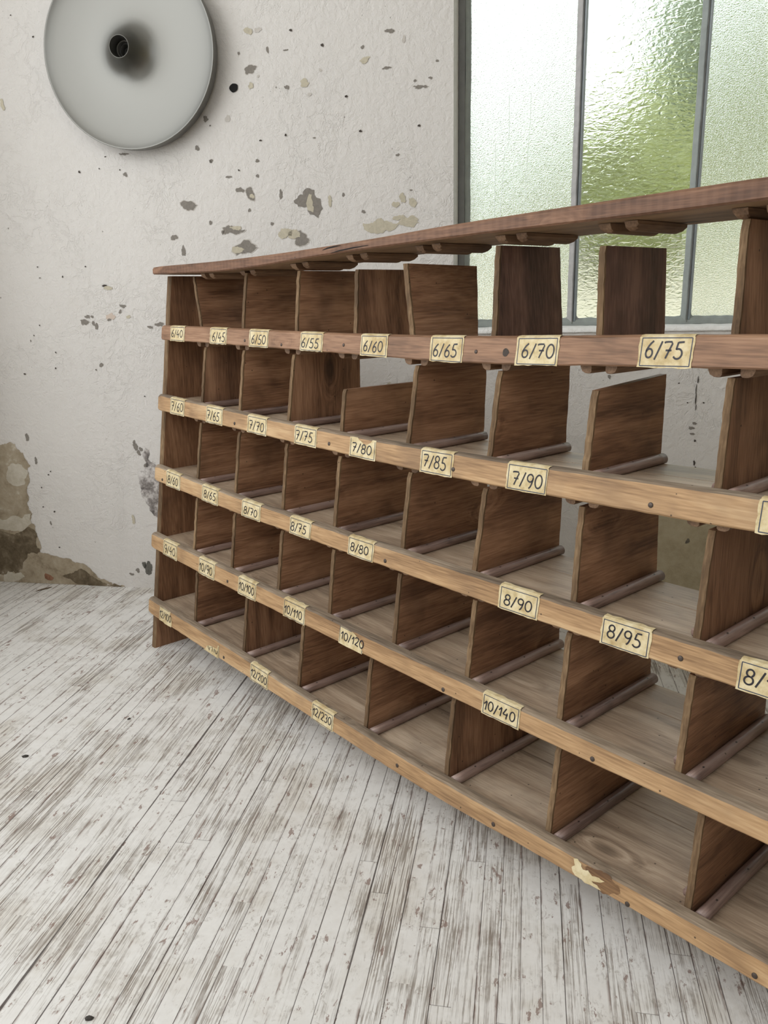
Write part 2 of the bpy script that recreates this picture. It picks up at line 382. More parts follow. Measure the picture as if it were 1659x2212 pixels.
# scars, flaked paint and damp patches in the plaster itself
rw = random.Random(11)
KEY = {'g': 2, 't': 3, 'd': 4, 'l': 5, 'p': 6, 'k': 7}
CHIPS =  [(0.703,1.6,0.0116,0.0088,'t'),(0.73,1.6,0.009,0.0066,'l'),(0.821,1.593,0.0038,0.0033,'d'),(0.754,1.551,0.0032,0.0089,'g'),(0.804,1.547,0.0064,0.002,'g'),(0.905,1.552,0.0038,0.0044,'d'),(0.673,1.548,0.0039,0.0033,'g'),(0.703,1.507,0.0169,0.009,'g'),(0.702,1.467,0.0065,0.0091,'t'),(0.724,1.489,0.0039,0.0034,'l'),(0.803,1.457,0.0065,0.0056,'g'),(0.852,1.464,0.0128,0.009,'t'),(0.865,1.436,0.0051,0.0045,'l'),(1.018,1.509,0.0124,0.0077,'t'),(1.013,1.54,0.0049,0.0044,'g'),(1.086,1.573,0.0122,0.0043,'g'),(1.123,1.551,0.0049,0.0086,'l'),(1.077,1.487,0.0111,0.0033,'g'),(1.166,1.436,0.0196,0.0033,'g'),(1.151,1.452,0.0037,0.0033,'g'),(1.192,1.456,0.0049,0.0033,'g'),(0.966,1.425,0.0038,0.0034,'d'),(1.21,1.495,0.0036,0.0032,'g'),(1.161,1.343,0.0037,0.0034,'d'),(1.002,1.338,0.0038,0.0034,'d'),(0.793,1.339,0.0033,0.0029,'d'),(0.721,1.329,0.004,0.0023,'d'),(0.873,1.328,0.0039,0.0023,'g'),(1.102,1.274,0.005,0.0035,'g'),(0.63,1.389,0.008,0.0082,'l'),(0.566,1.392,0.0081,0.007,'g'),(0.535,1.319,0.0068,0.006,'g'),(0.897,1.493,0.0038,0.0044,'l'),(0.578,1.374,0.002,0.0018,'d'),(0.573,1.284,0.0055,0.0048,'g'),(0.708,1.278,0.0067,0.0036,'g'),(0.653,1.256,0.0027,0.0024,'d'),(0.622,1.24,0.0082,0.0036,'g'),(0.706,1.239,0.004,0.0048,'g'),(0.652,1.204,0.0122,0.0061,'g'),(0.682,1.194,0.0122,0.0158,'g'),(0.687,1.187,0.0068,0.0061,'t'),(0.496,1.17,0.0209,0.0136,'g'),(0.771,1.188,0.0054,0.0109,'g'),(0.911,1.166,0.0053,0.0144,'t'),(0.949,1.18,0.0039,0.0048,'g'),(1.004,1.134,0.0052,0.0048,'g'),(1.095,1.149,0.0102,0.0083,'t'),(1.114,1.165,0.0089,0.0118,'t'),(1.142,1.152,0.0089,0.0142,'t'),(1.137,1.184,0.0038,0.0023,'g'),(0.677,1.15,0.0041,0.0049,'g'),(0.559,1.121,0.0056,0.005,'g'),(0.741,1.112,0.0054,0.0037,'g'),(0.622,1.099,0.0276,0.0112,'g'),(0.634,1.104,0.0152,0.0062,'t'),(0.594,1.094,0.0042,0.0063,'g'),(0.823,1.069,0.0175,0.0223,'g'),(0.778,1.085,0.0189,0.0148,'t'),(0.803,1.082,0.0162,0.0148,'t'),(0.445,1.085,0.0099,0.0076,'g'),(0.47,1.047,0.0071,0.0128,'g'),(0.655,1.049,0.0373,0.0164,'g'),(0.634,1.045,0.0153,0.0114,'t'),(0.211,0.956,0.0074,0.0033,'d'),(0.221,0.949,0.0134,0.0066,'t'),(0.133,0.851,0.0122,0.0096,'g'),(0.145,0.867,0.0076,0.0054,'g'),(0.16,0.867,0.0045,0.0041,'g'),(0.162,0.847,0.0046,0.0068,'g'),(0.171,0.838,0.0046,0.0123,'g'),(0.22,0.866,0.0135,0.0095,'p'),(0.215,0.857,0.006,0.0041,'g'),(0.263,0.896,0.0089,0.0054,'g'),(0.253,0.88,0.0045,0.0054,'g'),(0.278,0.864,0.006,0.0054,'t'),(0.375,0.841,0.0133,0.0067,'g'),(0.345,0.833,0.0089,0.0041,'g'),(0.157,1.012,0.0022,0.002,'d'),(0.001,1.015,0.003,0.0013,'d'),(-0.017,0.844,0.0023,0.0021,'d'),(-0.04,0.814,0.0023,0.0021,'d'),(-0.054,0.798,0.0019,0.0042,'g'),(0.026,0.762,0.0023,0.0028,'d'),(0.019,0.714,0.0024,0.0028,'d'),(-0.089,0.697,0.0048,0.0022,'d'),(0.173,0.723,0.0061,0.007,'g'),(0.154,0.708,0.0031,0.0028,'g'),(0.306,0.627,0.0023,0.0021,'d'),(0.079,0.985,0.0023,0.0027,'d'),(0.004,0.983,0.0031,0.0013,'d'),(-0.045,1.463,0.0058,0.0169,'t'),(0.016,1.687,0.0021,0.0017,'d'),(0.076,1.629,0.0028,0.0023,'d'),(0.171,1.273,0.0029,0.0037,'d'),(0.234,1.279,0.0021,0.0018,'d'),(0.297,1.273,0.0021,0.0018,'d'),(0.312,1.26,0.0071,0.0049,'g'),(0.313,1.314,0.0141,0.0024,'g'),(0.256,1.31,0.0021,0.0018,'d'),(0.572,1.282,0.0041,0.0036,'g'),(0.226,0.231,0.0064,0.014,'t'),(-0.111,0.496,0.0065,0.012,'g'),(-0.091,0.421,0.0049,0.0107,'g'),(-0.068,0.212,0.0033,0.0063,'g'),(-0.053,0.375,0.0025,0.0023,'d'),(-0.084,0.332,0.0025,0.0023,'d'),(-0.087,0.267,0.0025,0.0024,'d'),(-0.049,0.252,0.0033,0.0031,'d'),(-0.048,0.13,0.0025,0.0024,'d'),(-0.044,0.386,0.0025,0.0023,'d'),(0.258,0.47,0.0078,0.0118,'g'),(0.267,0.451,0.0062,0.0089,'g'),(0.255,0.484,0.0047,0.0059,'g'),(0.275,0.462,0.0062,0.0059,'g'),(0.26,0.069,0.0146,0.0224,'k'),(0.247,0.08,0.0081,0.0096,'k'),(0.222,0.06,0.0065,0.008,'g'),(0.199,0.046,0.0082,0.0048,'g'),(0.288,0.411,0.0078,0.0074,'g'),(1.103,1.115,0.018,0.006,'t'),(1.133,1.109,0.0204,0.0048,'t'),(1.683,0.68,0.0037,0.0063,'g'),(1.916,0.671,0.0014,0.0112,'d'),(1.913,0.646,0.0014,0.0125,'d'),(1.914,0.619,0.0018,0.0151,'d'),(1.916,0.596,0.0012,0.0101,'d'),(1.909,0.539,0.0097,0.0032,'g'),(1.916,0.552,0.006,0.0038,'g'),(1.912,0.523,0.0061,0.0032,'g'),(1.92,0.504,0.0024,0.0039,'d'),(1.923,0.442,0.0031,0.0066,'d'),(1.927,0.428,0.0024,0.0039,'d'),(1.867,0.662,0.0024,0.0019,'d'),(1.935,0.609,0.0024,0.0019,'d'),(1.893,0.609,0.0018,0.0019,'d'),(1.066,0.661,0.0054,0.0067,'t'),(1.922,0.213,0.0063,0.0083,'g'),(1.066,1.013,0.0078,0.0037,'t')]
for cx, cz, ax, az, k in CHIPS:
    dep = {'t': -.0016, 'd': -.002}.get(k, -.0012)
    pts = blob(cx, cz, ax, az, 12, .34, rw)
    if ax > .004: pts = fractal(pts, 2 if ax > .008 else 1, .24, rw)
    fill(m, pts, lambda x, z, d=dep: (x, d, z), KEY[k])
    if k == 'g' and ax > .009:   # pale lifted rim of paint
        fill(m, [(cx+(x-cx)*1.12, cz+(z-cz)*1.12) for x, z in pts], lambda x, z: (x, -.0007, z), 5)
def patch(pts, d, mi, it=3, amp=.2): fill(m, fractal(pts, it, amp, rw), lambda x, z: (x, d, z), mi)
DAMP = [(-.305,.49),(-.235,.481),(-.212,.47),(-.188,.474),(-.171,.481),(-.156,.474),(-.154,.46),(-.133,.445),(-.129,.427),(-.113,.405),(-.127,.387),(-.123,.364),(-.135,.334),(-.134,.301),(-.139,.255),(-.131,.24),(-.139,.213),(-.125,.199),(-.125,.168),(-.114,.133),(-.125,.114),(-.094,.107),(-.043,.093),(-.008,.083),(.043,.069),(.06,.05),(.085,.024),(.124,.014),(.17,.003)]
def fract_line(pts, it, amp):
    for _ in range(it):
        o_ = [pts[0]]
        for a, c_ in zip(pts, pts[1:]):
            L = math.hypot(c_[0]-a[0], c_[1]-a[1]); o_ += [((a[0]+c_[0])/2+rw.uniform(-amp, amp)*L, (a[1]+c_[1])/2+rw.uniform(-amp, amp)*L), c_]
        pts = o_
    return pts
fill(m, fract_line(DAMP, 3, .16)+[(.17, .0005), (-.305, .0005)], lambda x, z: (max(x, WL), -.0012, max(z, 0)), 8)
patch([(-.3,.179),(-.234,.176),(-.189,.177),(-.149,.198),(-.127,.183),(-.127,.16),(-.12,.122),(-.131,.102),(-.167,.104),(-.207,.032),(-.271,.025),(-.3,.036)], -.0018, 9)
patch([(-.195,.4),(-.15,.408),(-.125,.387),(-.139,.349),(-.185,.337),(-.205,.363)], -.0018, 10)
patch([(-.29,.237),(-.201,.235),(-.134,.244),(-.136,.21),(-.184,.181),(-.233,.184),(-.29,.186)], -.0024, 10)
patch([(-.25,.04),(-.2,.036),(-.19,.02),(-.215,.006),(-.27,.008)], -.0024, 10)
patch([(-.05,.03),(0,.05),(.05,.035),(.1,.012),(.16,.003),(.0,.003)], -.0018, 9)
patch(blob(-.101, .024, .016, .012, 9, .3, rw), -.0024, 12, 2)
patch([(.29,.468),(.303,.45),(.297,.429),(.325,.408),(.35,.394),(.38,.36),(.38,.2),(.33,.234),(.308,.241),(.297,.248),(.285,.277),(.264,.331),(.255,.353),(.258,.378),(.278,.393),(.288,.415)], -.0012, 11, 3, .24)
patch([(.807,1.17),(.82,1.181),(.835,1.185),(.838,1.196),(.856,1.2),(.868,1.195),(.87,1.179),(.884,1.172),(.88,1.131),(.875,1.122),(.853,1.132),(.846,1.142),(.844,1.155),(.819,1.154)], -.0012, 2, 2)
patch([(.853,1.187),(.86,1.184),(.861,1.155),(.863,1.137),(.851,1.142),(.845,1.151)], -.0018, 3, 2)
patch([(1.002,1.104),(1.034,1.108),(1.054,1.116),(1.061,1.107),(1.097,1.099),(1.111,1.114),(1.154,1.112),(1.159,1.099),(1.144,1.088),(1.082,1.081),(1.048,1.076),(1.019,1.081)], -.0012, 3, 3, .26)
patch([(1.80,.33),(2.0,.345),(2.3,.335),(2.6,.34),(2.6,.004),(1.80,.004)], -.0012, 13, 3, .05)
fill(m, blob(.653, 1.4645, .0122, .0115, 14, .1, rw), lambda x, z: (x, -.0022, z), 14)  # bored hole as a flat disc, its inner shade painted black
wall = wall_local(m.build('wall_back', [MT[k] for k in ('plaster','sill','chip_g','chip_t','chip_d','chip_l','chip_p','chip_k','damp','damp_dark','damp_pale','flaking','brick','tan_paint','hole')], fix=False))
tag(wall, kind='structure')

# lumpy plaster sill under the window
m = MB(); rs = random.Random(3); rings = []
n = 90
for i in range(n+1):
    x = OX0+(OX1-OX0)*i/n; j = rs.uniform(-.0016, .0016); k = rs.uniform(-.0018, .0018)
    rings.append([(x, .058, .80), (x, -.004+k*.5, .80), (x, -.005+k, .803+j*.5), (x, -.002+k, .8105+j), (x, .006, .8135+j), (x, .03, .8165+j*.6), (x, .058, .8175+k*.5)])
m.loft(rings, 0, True)
sill = wall_local(m.build('trim_1', MT['sill'])); tag(sill, kind='structure')

# left wall, ceiling, floor
def wpt(x, y, z): return tuple(MW @ Vector((x, y, z)))
m = MB(); m.box(WL-.2, WL, -4.6, .26, 0, .62); m.box(WL-.2, WL, -4.6, .26, 2.85, CEIL); m.box(WL-.2, WL, -4.6, -3.2, .62, 2.85); m.box(WL-.2, WL, -.42, .26, .62, 2.85); o = wall_local(m.build('wall_left', MT['plaster'])); tag(o, kind='structure')
m = MB(); m.box(WL-.2, WR+.2, -4.8, -4.6, 0, 1.95); o = wall_local(m.build('wall_front_light_block', MT['plaster'])); tag(o, kind='structure')  # unseen wall added to cut low sky light, height set for the fill
m = MB(); m.box(WR, WR+.2, -4.6, .26, 0, CEIL); o = wall_local(m.build('wall_right_light_block', MT['tan_paint'])); tag(o, kind='structure')  # unseen wall added to block light from the right, tan to dim its bounce
m = MB(); m.box(WL-.2, WR+.2, -3.4, .26, CEIL, CEIL+.15); o = wall_local(m.build('ceiling', MT['ceiling'])); tag(o, kind='structure')
m = MB(); m.box(WL-.2, WR, -5.2, .26, -.06, 0); floor = wall_local(m.build('floor', MT['floor'])); tag(floor, kind='structure')

# ------------------------------------------------------------------ the steel window
win = empty('window_1', MW); tag(win, kind='structure')
GY = .066; ZB = .838; ZT = OZ1-.02
MUL = [1.579, 1.8835, 2.188, 2.4925, 2.797]
def prism(mb, prof, z0, z1, mi=0, smooth=False, wob=0, seed=1, n=1):
    r_ = random.Random(seed); rings = []
    for i in range(n+1):
        z = z0+(z1-z0)*i/n; d = r_.uniform(-wob, wob)
        rings.append([(x+d, y, z) for x, y in prof])
    mb.loft(rings, mi, smooth)
m = MB()
FX = OX0+.0095
prism(m, [(FX, .042), (FX+.017, .042), (FX+.017, .05), (FX+.017, .07), (FX, .07)], .816, ZT)
prism(m, [(FX+.017, .05), (FX+.026, .056), (FX+.031, .062), (FX+.031, .072), (FX+.017, .072)], .818, ZT, 1, wob=.0008, seed=4, n=40)
m.box(OX1-.03, OX1, .045, .072, .816, ZT); m.box(FX, OX1, .045, .072, ZT, OZ1)
m.box(FX, OX1, .048, .074, .8165, .828, 1)
rings = []
rb = random.Random(8)
for i in range(121):
    x = FX+.02+(OX1-.03-FX-.02)*i/120; d = rb.uniform(-.0012, .0012)
    rings.append([(x, .05, .827), (x, .0535, .8325), (x, .061, ZB+d), (x, .073, ZB+d), (x, .073, .827)])
m.loft(rings, 1)
fr_ = m.build('window_frame', [MT['steel'], MT['steel_green']], win, bevel=.0012)
for i, x in enumerate(MUL):
    m = MB()
    prism(m, [(x-.014, .064), (x-.014, .0585), (x-.0035, .050), (x-.001, .050), (x-.001, .064)], .828, ZT, 1, wob=.0006, seed=20+i, n=60)   # putty fillet
    m.box(x-.0008, x+.0016, .047, .07, .822, ZT, 0)                                                                                          # dark steel web
    prism(m, [(x+.0016, .064), (x+.0016, .0545), (x+.003, .0515), (x+.006, .050), (x+.009, .0515), (x+.0105, .0545), (x+.0125, .0585), (x+.0125, .064)], .824, ZT, 2, True)
    for sgn in (-1, 1):                                                                                                                       # rounded corner of putty at the foot
        pts = [(x+sgn*.012, .836)]+[(x+sgn*(.012+.012*(1-math.cos(a))), .836+.012*(1-math.sin(a))) for a in [k*math.pi/12 for k in range(7)]][::-1]
        m.loft([[(px_, .0585, pz_) for px_, pz_ in pts], [(px_, .066, pz_) for px_, pz_ in pts]], 1)
    m.build('mullion', [MT['steel'], MT['putty'] if i == 0 else MT['steel_green'], MT['bead']], win)
edges = [FX+.028]+[x for x in MUL]+[OX1-.028]
for i in range(len(edges)-1):
    m = MB(); m.box(edges[i]+(.0015 if i else 0), edges[i+1]-.0015, GY, GY+.004, .829, ZT)
    pn = m.build('glass_pane', MT['glass_hammered'] if i % 2 == 1 else MT['glass_fine'], win)
    tag(pn, ['fine grained obscured glass with drip streaks', 'hammered wavy glass', 'fine grained obscured glass'][min(i, 2)])
    if i == 0:   # dried drips on the first pane
        m = MB(); rd = random.Random(5)
        for x0, zt, path in ((1.395, 1.42, [(0,0),(.001,-.1),(-.001,-.13),(-.011,-.145),(-.013,-.2),(-.018,-.26),(-.02,-.4),(-.021,-.56)]), (1.452, 1.42, [(0,0),(.0,-.06),(-.005,-.14),(-.006,-.3),(-.004,-.32),(-.005,-.58)]), (1.447, 1.28, [(0,0),(-.004,-.05),(-.005,-.16),(-.003,-.18),(-.006,-.42)]), (1.36, 1.3, [(0,0),(0,-.2),(.001,-.45)])):
            for k in range(len(path)-1):
                (a, b_), (c_, d_) = path[k], path[k+1]; w_ = .0009
                m.add([(x0+a-w_, GY+.0045, zt+b_), (x0+a+w_, GY+.0045, zt+b_), (x0+c_+w_, GY+.0045, zt+d_), (x0+c_-w_, GY+.0045, zt+d_)], [(0, 1, 2, 3)])
        m.build('drip_streaks', MT['streak'], pn)

# ------------------------------------------------------------------ the yard outside
m = MB()
ys = [(2.95, -.25), (4.2, .1), (6, .8), (8.2, 1.32), (14, 1.5), (30, 1.7)]
for a, b_ in zip(ys, ys[1:]):
    m.add([(-8, a[0], a[1]), (16, a[0], a[1]), (16, b_[0], b_[1]), (-8, b_[0], b_[1])], [(0, 1, 2, 3)], 0, True)
g = m.build('ground', MT['gravel']); tag(g, kind='structure')
def shrub(name, x, y, z0, top, rad, mat, n, seed, label, cat):
    r_ = random.Random(seed); rt_ = empty(name, Matrix.Translation((x, y, z0))); tag(rt_, label, cat, 'shrubs and trees outside the window')
    h = top-z0; m = MB()
    for _ in range(n):
        while True:
            a = Vector((r_.uniform(-1, 1), r_.uniform(-1, 1), r_.uniform(-1, 1)))
            if .45 < a.length < 1: break
        lump = 1+.22*math.sin(a.x*6+seed)*math.cos(a.z*7)
        c_ = Vector((a.x*rad*lump, a.y*rad*lump, h*.55+a.z*h*.45*lump))
        d1 = Vector((r_.gauss(0, 1), r_.gauss(0, 1), r_.gauss(0, .7))).normalized()*.11; d2 = d1.orthogonal().normalized()*.055
        m.add([c_-d1, c_+d2-d1*.1, c_+d1, c_-d2-d1*.1], [(0, 1, 2, 3)])
    m.build('foliage', mat, rt_, fix=False)
    m = MB()
    for k in range(4):
        a = r_.uniform(0, 6.28); e = Vector((math.cos(a)*rad*.5, math.sin(a)*rad*.5, h*.8))
        m.loft([[tuple(e*s_+Vector((math.cos(q_)*.04*(1-.6*s_), math.sin(q_)*.04*(1-.6*s_), 0))) for q_ in [j*math.pi/3 for j in range(6)]] for s_ in (0, .35, .7, 1)])
    m.build('stem', MT['bark'], rt_)
shrub('shrub', .85, 7.4, 1.0, 2.2, .6, MT['leaf_b'], 3500, 1, 'low green shrub outside, leftmost of the greenery, behind the left edge of the first pane', 'shrub')
shrub('shrub', 2.3, 7.4, 1.0, 2.45, .66, MT['leaf_a'], 4000, 2, 'bright yellow green shrub outside, blurred behind the hammered wavy pane', 'shrub')
shrub('shrub', 3.95, 7.4, 1.0, 3.6, .6, MT['leaf_a'], 5000, 3, 'tall yellow green shrub outside, behind the pane at the right edge of the photo', 'shrub')
shrub('tree', 1.75, 9.7, 1.3, 2.8, .85, MT['leaf_a'], 6000, 4, 'lowest of the green trees outside, behind the left fine grained pane', 'tree')
shrub('tree', 3.95, 9.7, 1.3, 4.9, .95, MT['leaf_b'], 7000, 5, 'green tree outside rising above the shrubs, behind the upper part of the hammered pane', 'tree')
shrub('tree', 6.7, 9.7, 1.3, 5.7, 1.0, MT['leaf_b'], 5000, 6, 'tallest green tree outside, farthest right beyond the window', 'tree')

# ------------------------------------------------------------------ the wall lamp
LAMP = MW @ Matrix.Translation((.378, 0, 1.559)) @ Matrix.Rotation(math.radians(90), 4, 'X')   # local z points into the room
lamp = empty('wall_lamp', LAMP)
tag(lamp, 'large round dished aluminium wall lamp with an empty central socket tube, on the plaster wall', 'lamp')
def lathe(mb, prof, n=96, mi=0):
    mb.loft([[(r_*math.cos(2*math.pi*k/n), r_*math.sin(2*math.pi*k/n), d_) for k in range(n)] for r_, d_ in prof], mi, True, caps=False)
m = MB()
lathe(m, [(.2445,.0525),(.2435,.0535),(.2415,.053),(.239,.0518),(.229,.0482),(.212,.0438),(.19,.0395),(.165,.0355),(.14,.0328),(.115,.0314),(.092,.0318),(.075,.0342),(.062,.0388),(.052,.0455),(.0445,.053),(.039,.062),(.0347,.072),(.0317,.082),(.0297,.091),(.0287,.0965),(.0282,.0985)])
m.build('dish', MT['alu'], lamp, fix=False)
m = MB(); lathe(m, [(.205,.010),(.232,.011),(.239,.0135),(.242,.018),(.2445,.0525)]); m.build('rim', MT['alu'], lamp, fix=False)
m = MB(); lathe(m, [(.0282,.0985),(.0276,.1),(.0268,.1),(.0262,.0985),(.0258,.03)], 48); m.build('socket_tube', [MT['alu']], lamp, fix=False)
m = MB(); lathe(m, [(.0258,.064),(.0225,.064),(.0215,.067),(.0200,.067),(.0195,.056),(.0178,.056),(.0172,.059),(.0155,.059),(.015,.040),(.009,.038),(.0088,.041),(.004,.042),(.0005,.042)], 48); m.build('bulb_socket', [MT['socket']], lamp, fix=False)
m = MB(); lathe(m, [(.0225,.0645),(.0222,.0685),(.0205,.0685),(.0202,.0645)], 48); m.build('socket_ring', [MT['ceramic']], lamp, fix=False)
m = MB(); lathe(m, [(.11,.0),(.11,.012),(.205,.012)], 64); m.build('mounting_plate', MT['alu'], lamp, fix=False)

# ================================================================== THE PIGEONHOLE RACK
RACK = frame((-.625, 1.999, 0), (.6513, -.7588, 0), (.7588, .6513, 0))   # x along the front, y from front to back, z up
rack = empty('pigeonhole_rack', RACK)
tag(rack, 'long wooden pigeonhole rack with handwritten size labels, standing on the white floorboards', 'shelving unit')
S = .1359; CS = math.sqrt(1+S*S); BACK = .265; UEND = 2.03
KN = [-.1, 0, .35, .7, 1.05, 1.4, 1.7, 2.1]
TOPS = [[.8483,.848,.845,.841,.842,.850,.856,.862],[.679,.678,.669,.6615,.6615,.669,.677,.684],[.501,.498,.485,.480,.480,.4825,.487,.491],[.321,.319,.313,.309,.3065,.3065,.313,.318],[.145,.143,.1375,.129,.126,.1345,.145,.152]]
BOTS = [[.8135,.813,.810,.806,.802,.811,.818,.824],[.640,.639,.632,.626,.623,.629,.637,.644],[.461,.459,.449,.446,.4445,.446,.451,.456],[.283,.281,.274,.2725,.2715,.276,.281,.284],[.104,.103,.0975,.0945,.091,.1045,.1115,.117]]
BTOP = [.9885,.9885,.988,.995,1.0085,1.0175,1.0235,1.027]
BBOT = [.9708,.9705,.9662,.9798,.989,.994,1.000,1.004]
def smooth_interp(x, ys):
    i = max(0, min(len(KN)-2, next((k for k in range(len(KN)-1) if x < KN[k+1]), len(KN)-2)))
    t_ = (x-KN[i])/(KN[i+1]-KN[i])
    def sl_(k):
        if k <= 0 or k >= len(KN)-1: k0 = max(0, min(len(KN)-2, k)); k0 = min(k0, len(KN)-2); return (ys[k0+1]-ys[k0])/(KN[k0+1]-KN[k0])
        return (ys[k+1]-ys[k-1])/(KN[k+1]-KN[k-1])
    h_ = KN[i+1]-KN[i]; t2, t3 = t_*t_, t_**3
    return (2*t3-3*t2+1)*ys[i]+(t3-2*t2+t_)*h_*sl_(i)+(-2*t3+3*t2)*ys[i+1]+(t3-t2)*h_*sl_(i+1)
top_z = lambda r_, u: smooth_interp(u, TOPS[r_]); bot_z = lambda r_, u: smooth_interp(u, BOTS[r_])
LIP = [.025, .015, .015, .015, .015]
shelf_top = lambda r_, u: top_z(r_, u)-LIP[r_]
under_z = lambda r_, u: bot_z(r_, u)+.001 if r_ >= 0 else smooth_interp(u, BBOT)-.001     # r = -1: the top board
def F(u, z, n=0):   # a point of the sloping front, n proud of it
    return (u, S*z-n/CS, z+n*S/CS)
def Fz(u, z, n): return F(u, z-n*S/CS, n)

# --- side panels
def side_panel(u_out, flip):
    m = MB(); T = .0195*flip; rings = []
    for i in range(25):
        z = .966*i/24; sk = (-.0245+.0165*z/.965) if flip > 0 else 0
        a = u_out+sk; j = random.uniform(-.0006, .0006); f_ = S*z+.0008+j; b = .0025
        ch = .012*max(0, 1-z/.05) if flip > 0 else 0
        rings.append([(a, f_+b+ch, z), (a+b*flip, f_, z), (a+T-b*flip, f_+random.uniform(0, .0006), z), (a+T, f_+b, z), (a+T, BACK+.012, z), (a, BACK+.012, z)])
    m.loft(rings, 0, mids=[1, 1, 1, 0, 0, 0])
    return m.build('side_panel', [MT['panel'], MT['div_edge']], rack)
side_panel(0.0, 1); side_panel(UEND+.02, -1)

# --- shelves, each of two planks with an open joint
def shelf(r_):
    m = MB(); nu = 40
    zt = lambda u: shelf_top(r_, u); zb = lambda u: bot_z(r_, u)+.001
    us = [.0 + (UEND-.0)*i/nu for i in range(nu+1)]
    v0 = S*top_z(r_, .8)-.004; j = .188
    for a, b in ((v0, j-.0009), (j+.0009, BACK)):
        m.loft([[(u, a, zb(u)), (u, b, zb(u)), (u, b, zt(u)-.001), (u, b-.001, zt(u)), (u, a, zt(u))] for u in us])
    return m.build('shelf_board', [MT['shelf']], rack)
shelves = [shelf(r_) for r_ in range(5)]

# --- top board
m = MB(); nu = 60; rr = random.Random(2)
OV = .035
rings = []
for i in range(nu+1):
    u = -.015+(2.08+.015)*i/nu
    zt, zb = smooth_interp(u, BTOP), smooth_interp(u, BBOT); vf = S*.975-OV/CS; j = rr.uniform(-.0007, .0007)
    dz = -.004 if i == 0 else 0; du = 0
    if i == 0: zt -= .0012
    rings.append([(u, vf+.003+j, zb), (u, vf+j, zb+.0025), (u, vf+j, zt-.0035+dz*.3), (u, vf+.0035+j, zt), (u, .285, zt+.001), (u, .287, zt-.002), (u, .287, zb+.002), (u, .285, zb-.0002), (u, vf+.05, zb-.0005)])
m.loft(rings, 0, mids=[0, 0, 0, 0, 0, 0, 0, 1, 1])
topb = m.build('top_board', [MT['board'], MT['board_under']], rack)
# the long splinter crack in its front edge
m = MB(); vf = S*.975-OV/CS-.0012
cr = [(.69, -.006, .0004), (.705, -.004, .0012), (.725, -.003, .0012), (.745, -.0025, .0003)]
cr = [(u, smooth_interp(u, BTOP)+z, w_) for u, z, w_ in cr]
m.loft([[(u, vf, z-w_), (u, vf, z+w_)] for u, z, w_ in cr], closed=False, caps=False)
cr = [(.715, .002, .0003), (.74, .004, .0009), (.78, .0055, .0009), (.82, .006, .0003)]
cr = [(u, smooth_interp(u, BBOT)+z, w_) for u, z, w_ in cr]
m.loft([[(u, vf, z-w_), (u, vf, z+w_)] for u, z, w_ in cr], closed=False, caps=False)
tag(m.build('split', MT['hole'], topb, fix=False), 'dark split in the grain')

# --- front rails with their nails
def rail(r_):
    m = MB(); u0 = [.0075, .001, -.004, -.011, -.015][r_]; nu = 110; rr = random.Random(40+r_); rings = []
    for i in range(nu+1):
        u = u0+(UEND+.012-u0)*i/nu; zt, zb = top_z(r_, u), bot_z(r_, u); j = rr.uniform(-.0004, .0004); k = rr.uniform(-.0005, .0005)
        e = .003 if i in (0, nu) else 0
        n1 = .018-e*.6
        rings.append([Fz(u, zb+.002+e*.3, 0), Fz(u, zb+e*.3, .002), Fz(u, zb+j+e*.3, n1-.002), Fz(u, zb+.0022+j+e, n1), Fz(u, zt-.0028+k-e, n1), Fz(u, zt-.0006+k-e*.3, n1-.003), Fz(u, zt+.0003+j, .009), Fz(u, zt, .001), Fz(u, zt-.002, 0)])
    body = MT['rail_top'] if r_ == 0 else MT['rail']
    m.loft(rings, 0, mids=[0, 0, 0, 0, 1, 1, 1, 1, 0])
    return m.build('front_rail', [body, MT['rail_edge'] if r_ else MT['rail_top']], rack)
rails = [rail(r_) for r_ in range(5)]
NAILS = [[(.406,.818),(.546,.813),(.748,.818),(1.075,.817)],[(.381,.64),(.725,.636),(1.051,.634),(1.399,.638)],[(.043,.465),(.909,.453),(1.468,.458)],[(1.076,.276),(1.365,.28),(.384,.285)],[(.985,.103),(1.209,.104),(1.446,.108),(1.616,.116),(.384,.105)]]
for r_, row in enumerate(NAILS):
    for u, z in row:
        m = MB(); rad = .0036 if r_ else .003
        ring = lambda rd, n: [F(u+rd*math.cos(a), z+rd*math.sin(a), n) for a in [k*math.pi/6 for k in range(12)]]
        m.loft([ring(rad, .0178), ring(rad, .0186), ring(rad*.7, .0192)], 0, True)
        m.build('nail_head', MT['nail'], rails[r_])
m = MB(); fill(m, blob(1.134, .818, .0055, .0065, 12, .15), lambda x, z: F(x, z, .01835)); tag(m.build('knot', MT['chip_d'], rails[0], fix=False), 'dark knot in the wood')

